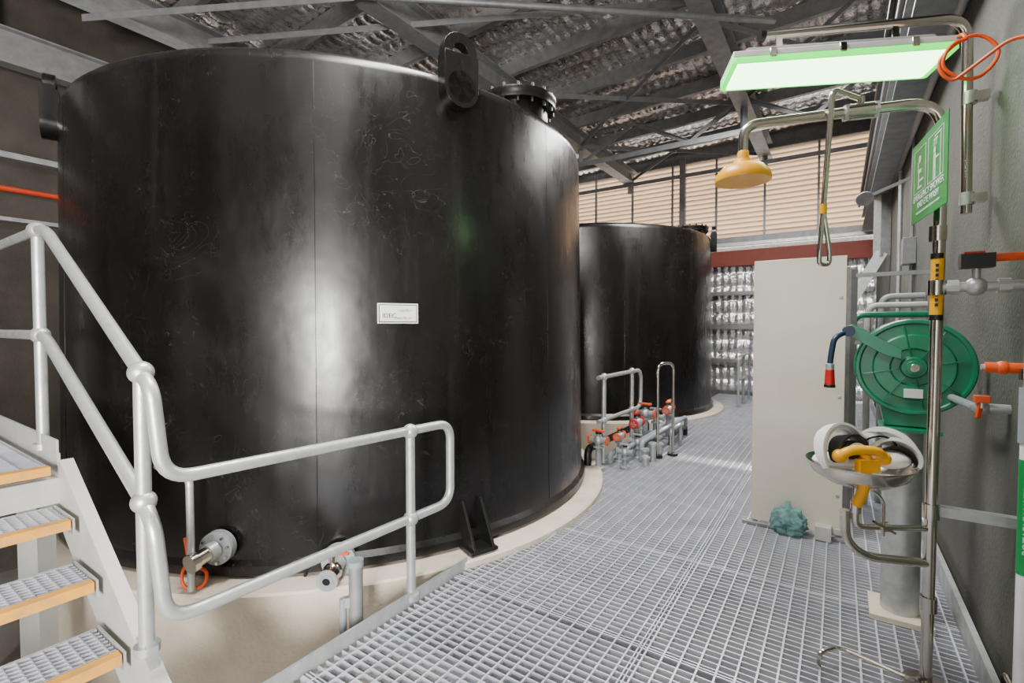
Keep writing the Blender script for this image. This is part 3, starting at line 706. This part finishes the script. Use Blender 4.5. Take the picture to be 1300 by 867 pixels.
# ---------------------------------------------------------------- right wall services
b=B('potable_water_pipe')
q=Vector((1.868,1.735,0))
b.cyl((q.x,q.y,-.01),(q.x,q.y,1.24),.024,'wht',seg=28); b.cyl((q.x,q.y,.60),(q.x,q.y,1.02),.0252,'sign',seg=28); b.cyl((q.x,q.y,1.08),(q.x,q.y,1.28),.030,'pvc',seg=24)
b.cyl((q.x,q.y,1.31),(q.x,q.y,1.35),.032,'ss'); b.cyl((q.x,q.y,1.28),(q.x,q.y,1.45),.02,'galv')
w_=b.done()
mt=Matrix((Vector((0,0,1)),Vector((-.8,.6,0)),Vector((-.6,-.8,0)))).transposed()
text('POTABLE WATER',.034,Vector((q.x-.017,q.y-.021,.81)),mt,'mark',w_)
b=B('ball_valve'); c=Vector((1.87,1.84,1.345)); b.cyl(c-vd*.05,c+vd*.10,.02,'org'); b.cyl(c-vd*.06,c-vd*.03,.012,'galv'); b.sph(c,.026,'org'); b.done()
b=B('lever_valve'); c=Vector((1.98,2.03,1.16)); b.cyl(c-vd*.05+ud*.35,c-vd*.02,.018,'pvc'); b.cyl(c-vd*.02,c+vd*.10,.02,'galv'); b.sph(c,.030,'galv')
b.cyl(c-Vector((.02,.02,0)),c-Vector((.02,.02,-.05)),.012,'galv'); b.box(c+Vector((-.02,-.02,.04)),(.05,.03,.03),'org',ROOM); b.bar(c+Vector((-.02,-.02,.04)),c+Vector((-.035,-.02,-.04)),.02,.012,'org'); b.done(bevel=.003)
b=B('wall_service_pipes')
for i,(v_,k_) in enumerate(((.10,'grn'),(.2,'alu'),(.3,'pvc'))):
    b.tube([R(4.9+.15*i,v_,0),R(4.9+.15*i,v_,1.6+.08*i),R(4.9+.15*i,VW-.04,1.6+.08*i)],.025,k_,fil=.08)
for z in (1.15,1.38,1.9): b.bar(R(4.6,.06,z),R(4.6,VW-.04,z),.03,.03,'galvd')
b.bar(R(4.6,.08,0),R(4.6,.08,1.95),.05,.05,'galvd')
b.done()
b=B('electrical_conduit_with_junction_box'); b.cyl(R(6.0,VW-.055,.12),R(6.0,VW-.055,3.3),.016,'galvd'); b.rbox(5.9,6.1,VW-.13,VW-.03,2.1,2.35,'galvd')
b.cyl(R(7.2,VW-.055,.12),R(7.2,VW-.055,3.3),.02,'galv'); b.done(bevel=.004)
b=B('wall_brace_channel')
b.bar(R(8.6,.48,3.4),R(8.6,.48,2.5),.14,.14,'galv'); b.bar(R(8.6,.48,2.55),R(8.6,.08,1.75),.14,.14,'galv'); b.bar(R(8.6,.08,1.8),R(8.6,.08,0),.10,.10,'galv'); b.done()
b=B('floodlight'); c=R(6.3,.20,2.85); b.lathe([(.0001,.07),(.04,.06),(.075,.0),(.08,-.02),(.0001,-.015)],c,'galvd',(.3,.6,.6),24); b.bar(c,R(6.3,VW-.04,3.0),.03,.03,'galvd'); b.done()
b=B('floor_edge_rail'); b.tube([(1.75,1.55,0),(1.75,1.55,.10),(2.0,1.92,.10),(2.0,1.92,0)],.016,'ss',fil=.05); b.done()

# ---------------------------------------------------------------- lights
w=bpy.data.worlds.new('World'); bpy.context.scene.world=w; w.use_nodes=True
bg=w.node_tree.nodes['Background']; bg.inputs['Color'].default_value=(1,.985,.965,1); bg.inputs['Strength'].default_value=2.5
def area(name,loc,target,sx,sy,power,col=(1,1,1)):
    l=bpy.data.lights.new(name,'AREA'); l.shape='RECTANGLE'; l.size=sx; l.size_y=sy; l.energy=power; l.color=col
    o=bpy.data.objects.new(name,l); bpy.context.collection.objects.link(o); o.location=loc
    o.rotation_euler=(Vector(target)-Vector(loc)).to_track_quat('-Z','Y').to_euler(); return o
area('doorway_daylight',(-.60,-3.8,1.45),(-1.0,3,1.3),1.1,1.8,950,(1,.985,.96))
area('overhead_fill_light',R(1.9,-1.75,5.0),R(2.1,-1.0,0),2.0,.9,340,(1,.985,.96))  # added overhead fill for floor and sides, no real fixture here
area('overhead_fill_light',R(6.8,-.9,4.9),R(7.1,-.8,0),2.5,1.0,380,(1,.98,.96))  # second added fill, further along the walkway
s=bpy.data.lights.new('sun','SUN'); s.energy=14; s.angle=.02; s.color=(1,.91,.82)
o=bpy.data.objects.new('sun',s); bpy.context.collection.objects.link(o); o.rotation_euler=(-Vector((UX,UY,.55))).to_track_quat('-Z','Y').to_euler()

# ---------------------------------------------------------------- camera
cd=bpy.data.cameras.new('camera'); cam=bpy.data.objects.new('camera',cd); bpy.context.collection.objects.link(cam)
cd.sensor_width=36; cd.lens=36*614/1300; cam.location=(0,0,1.5); cam.rotation_euler=(math.radians(90-1.7),0,0); cd.clip_start=.02
bpy.context.scene.camera=cam
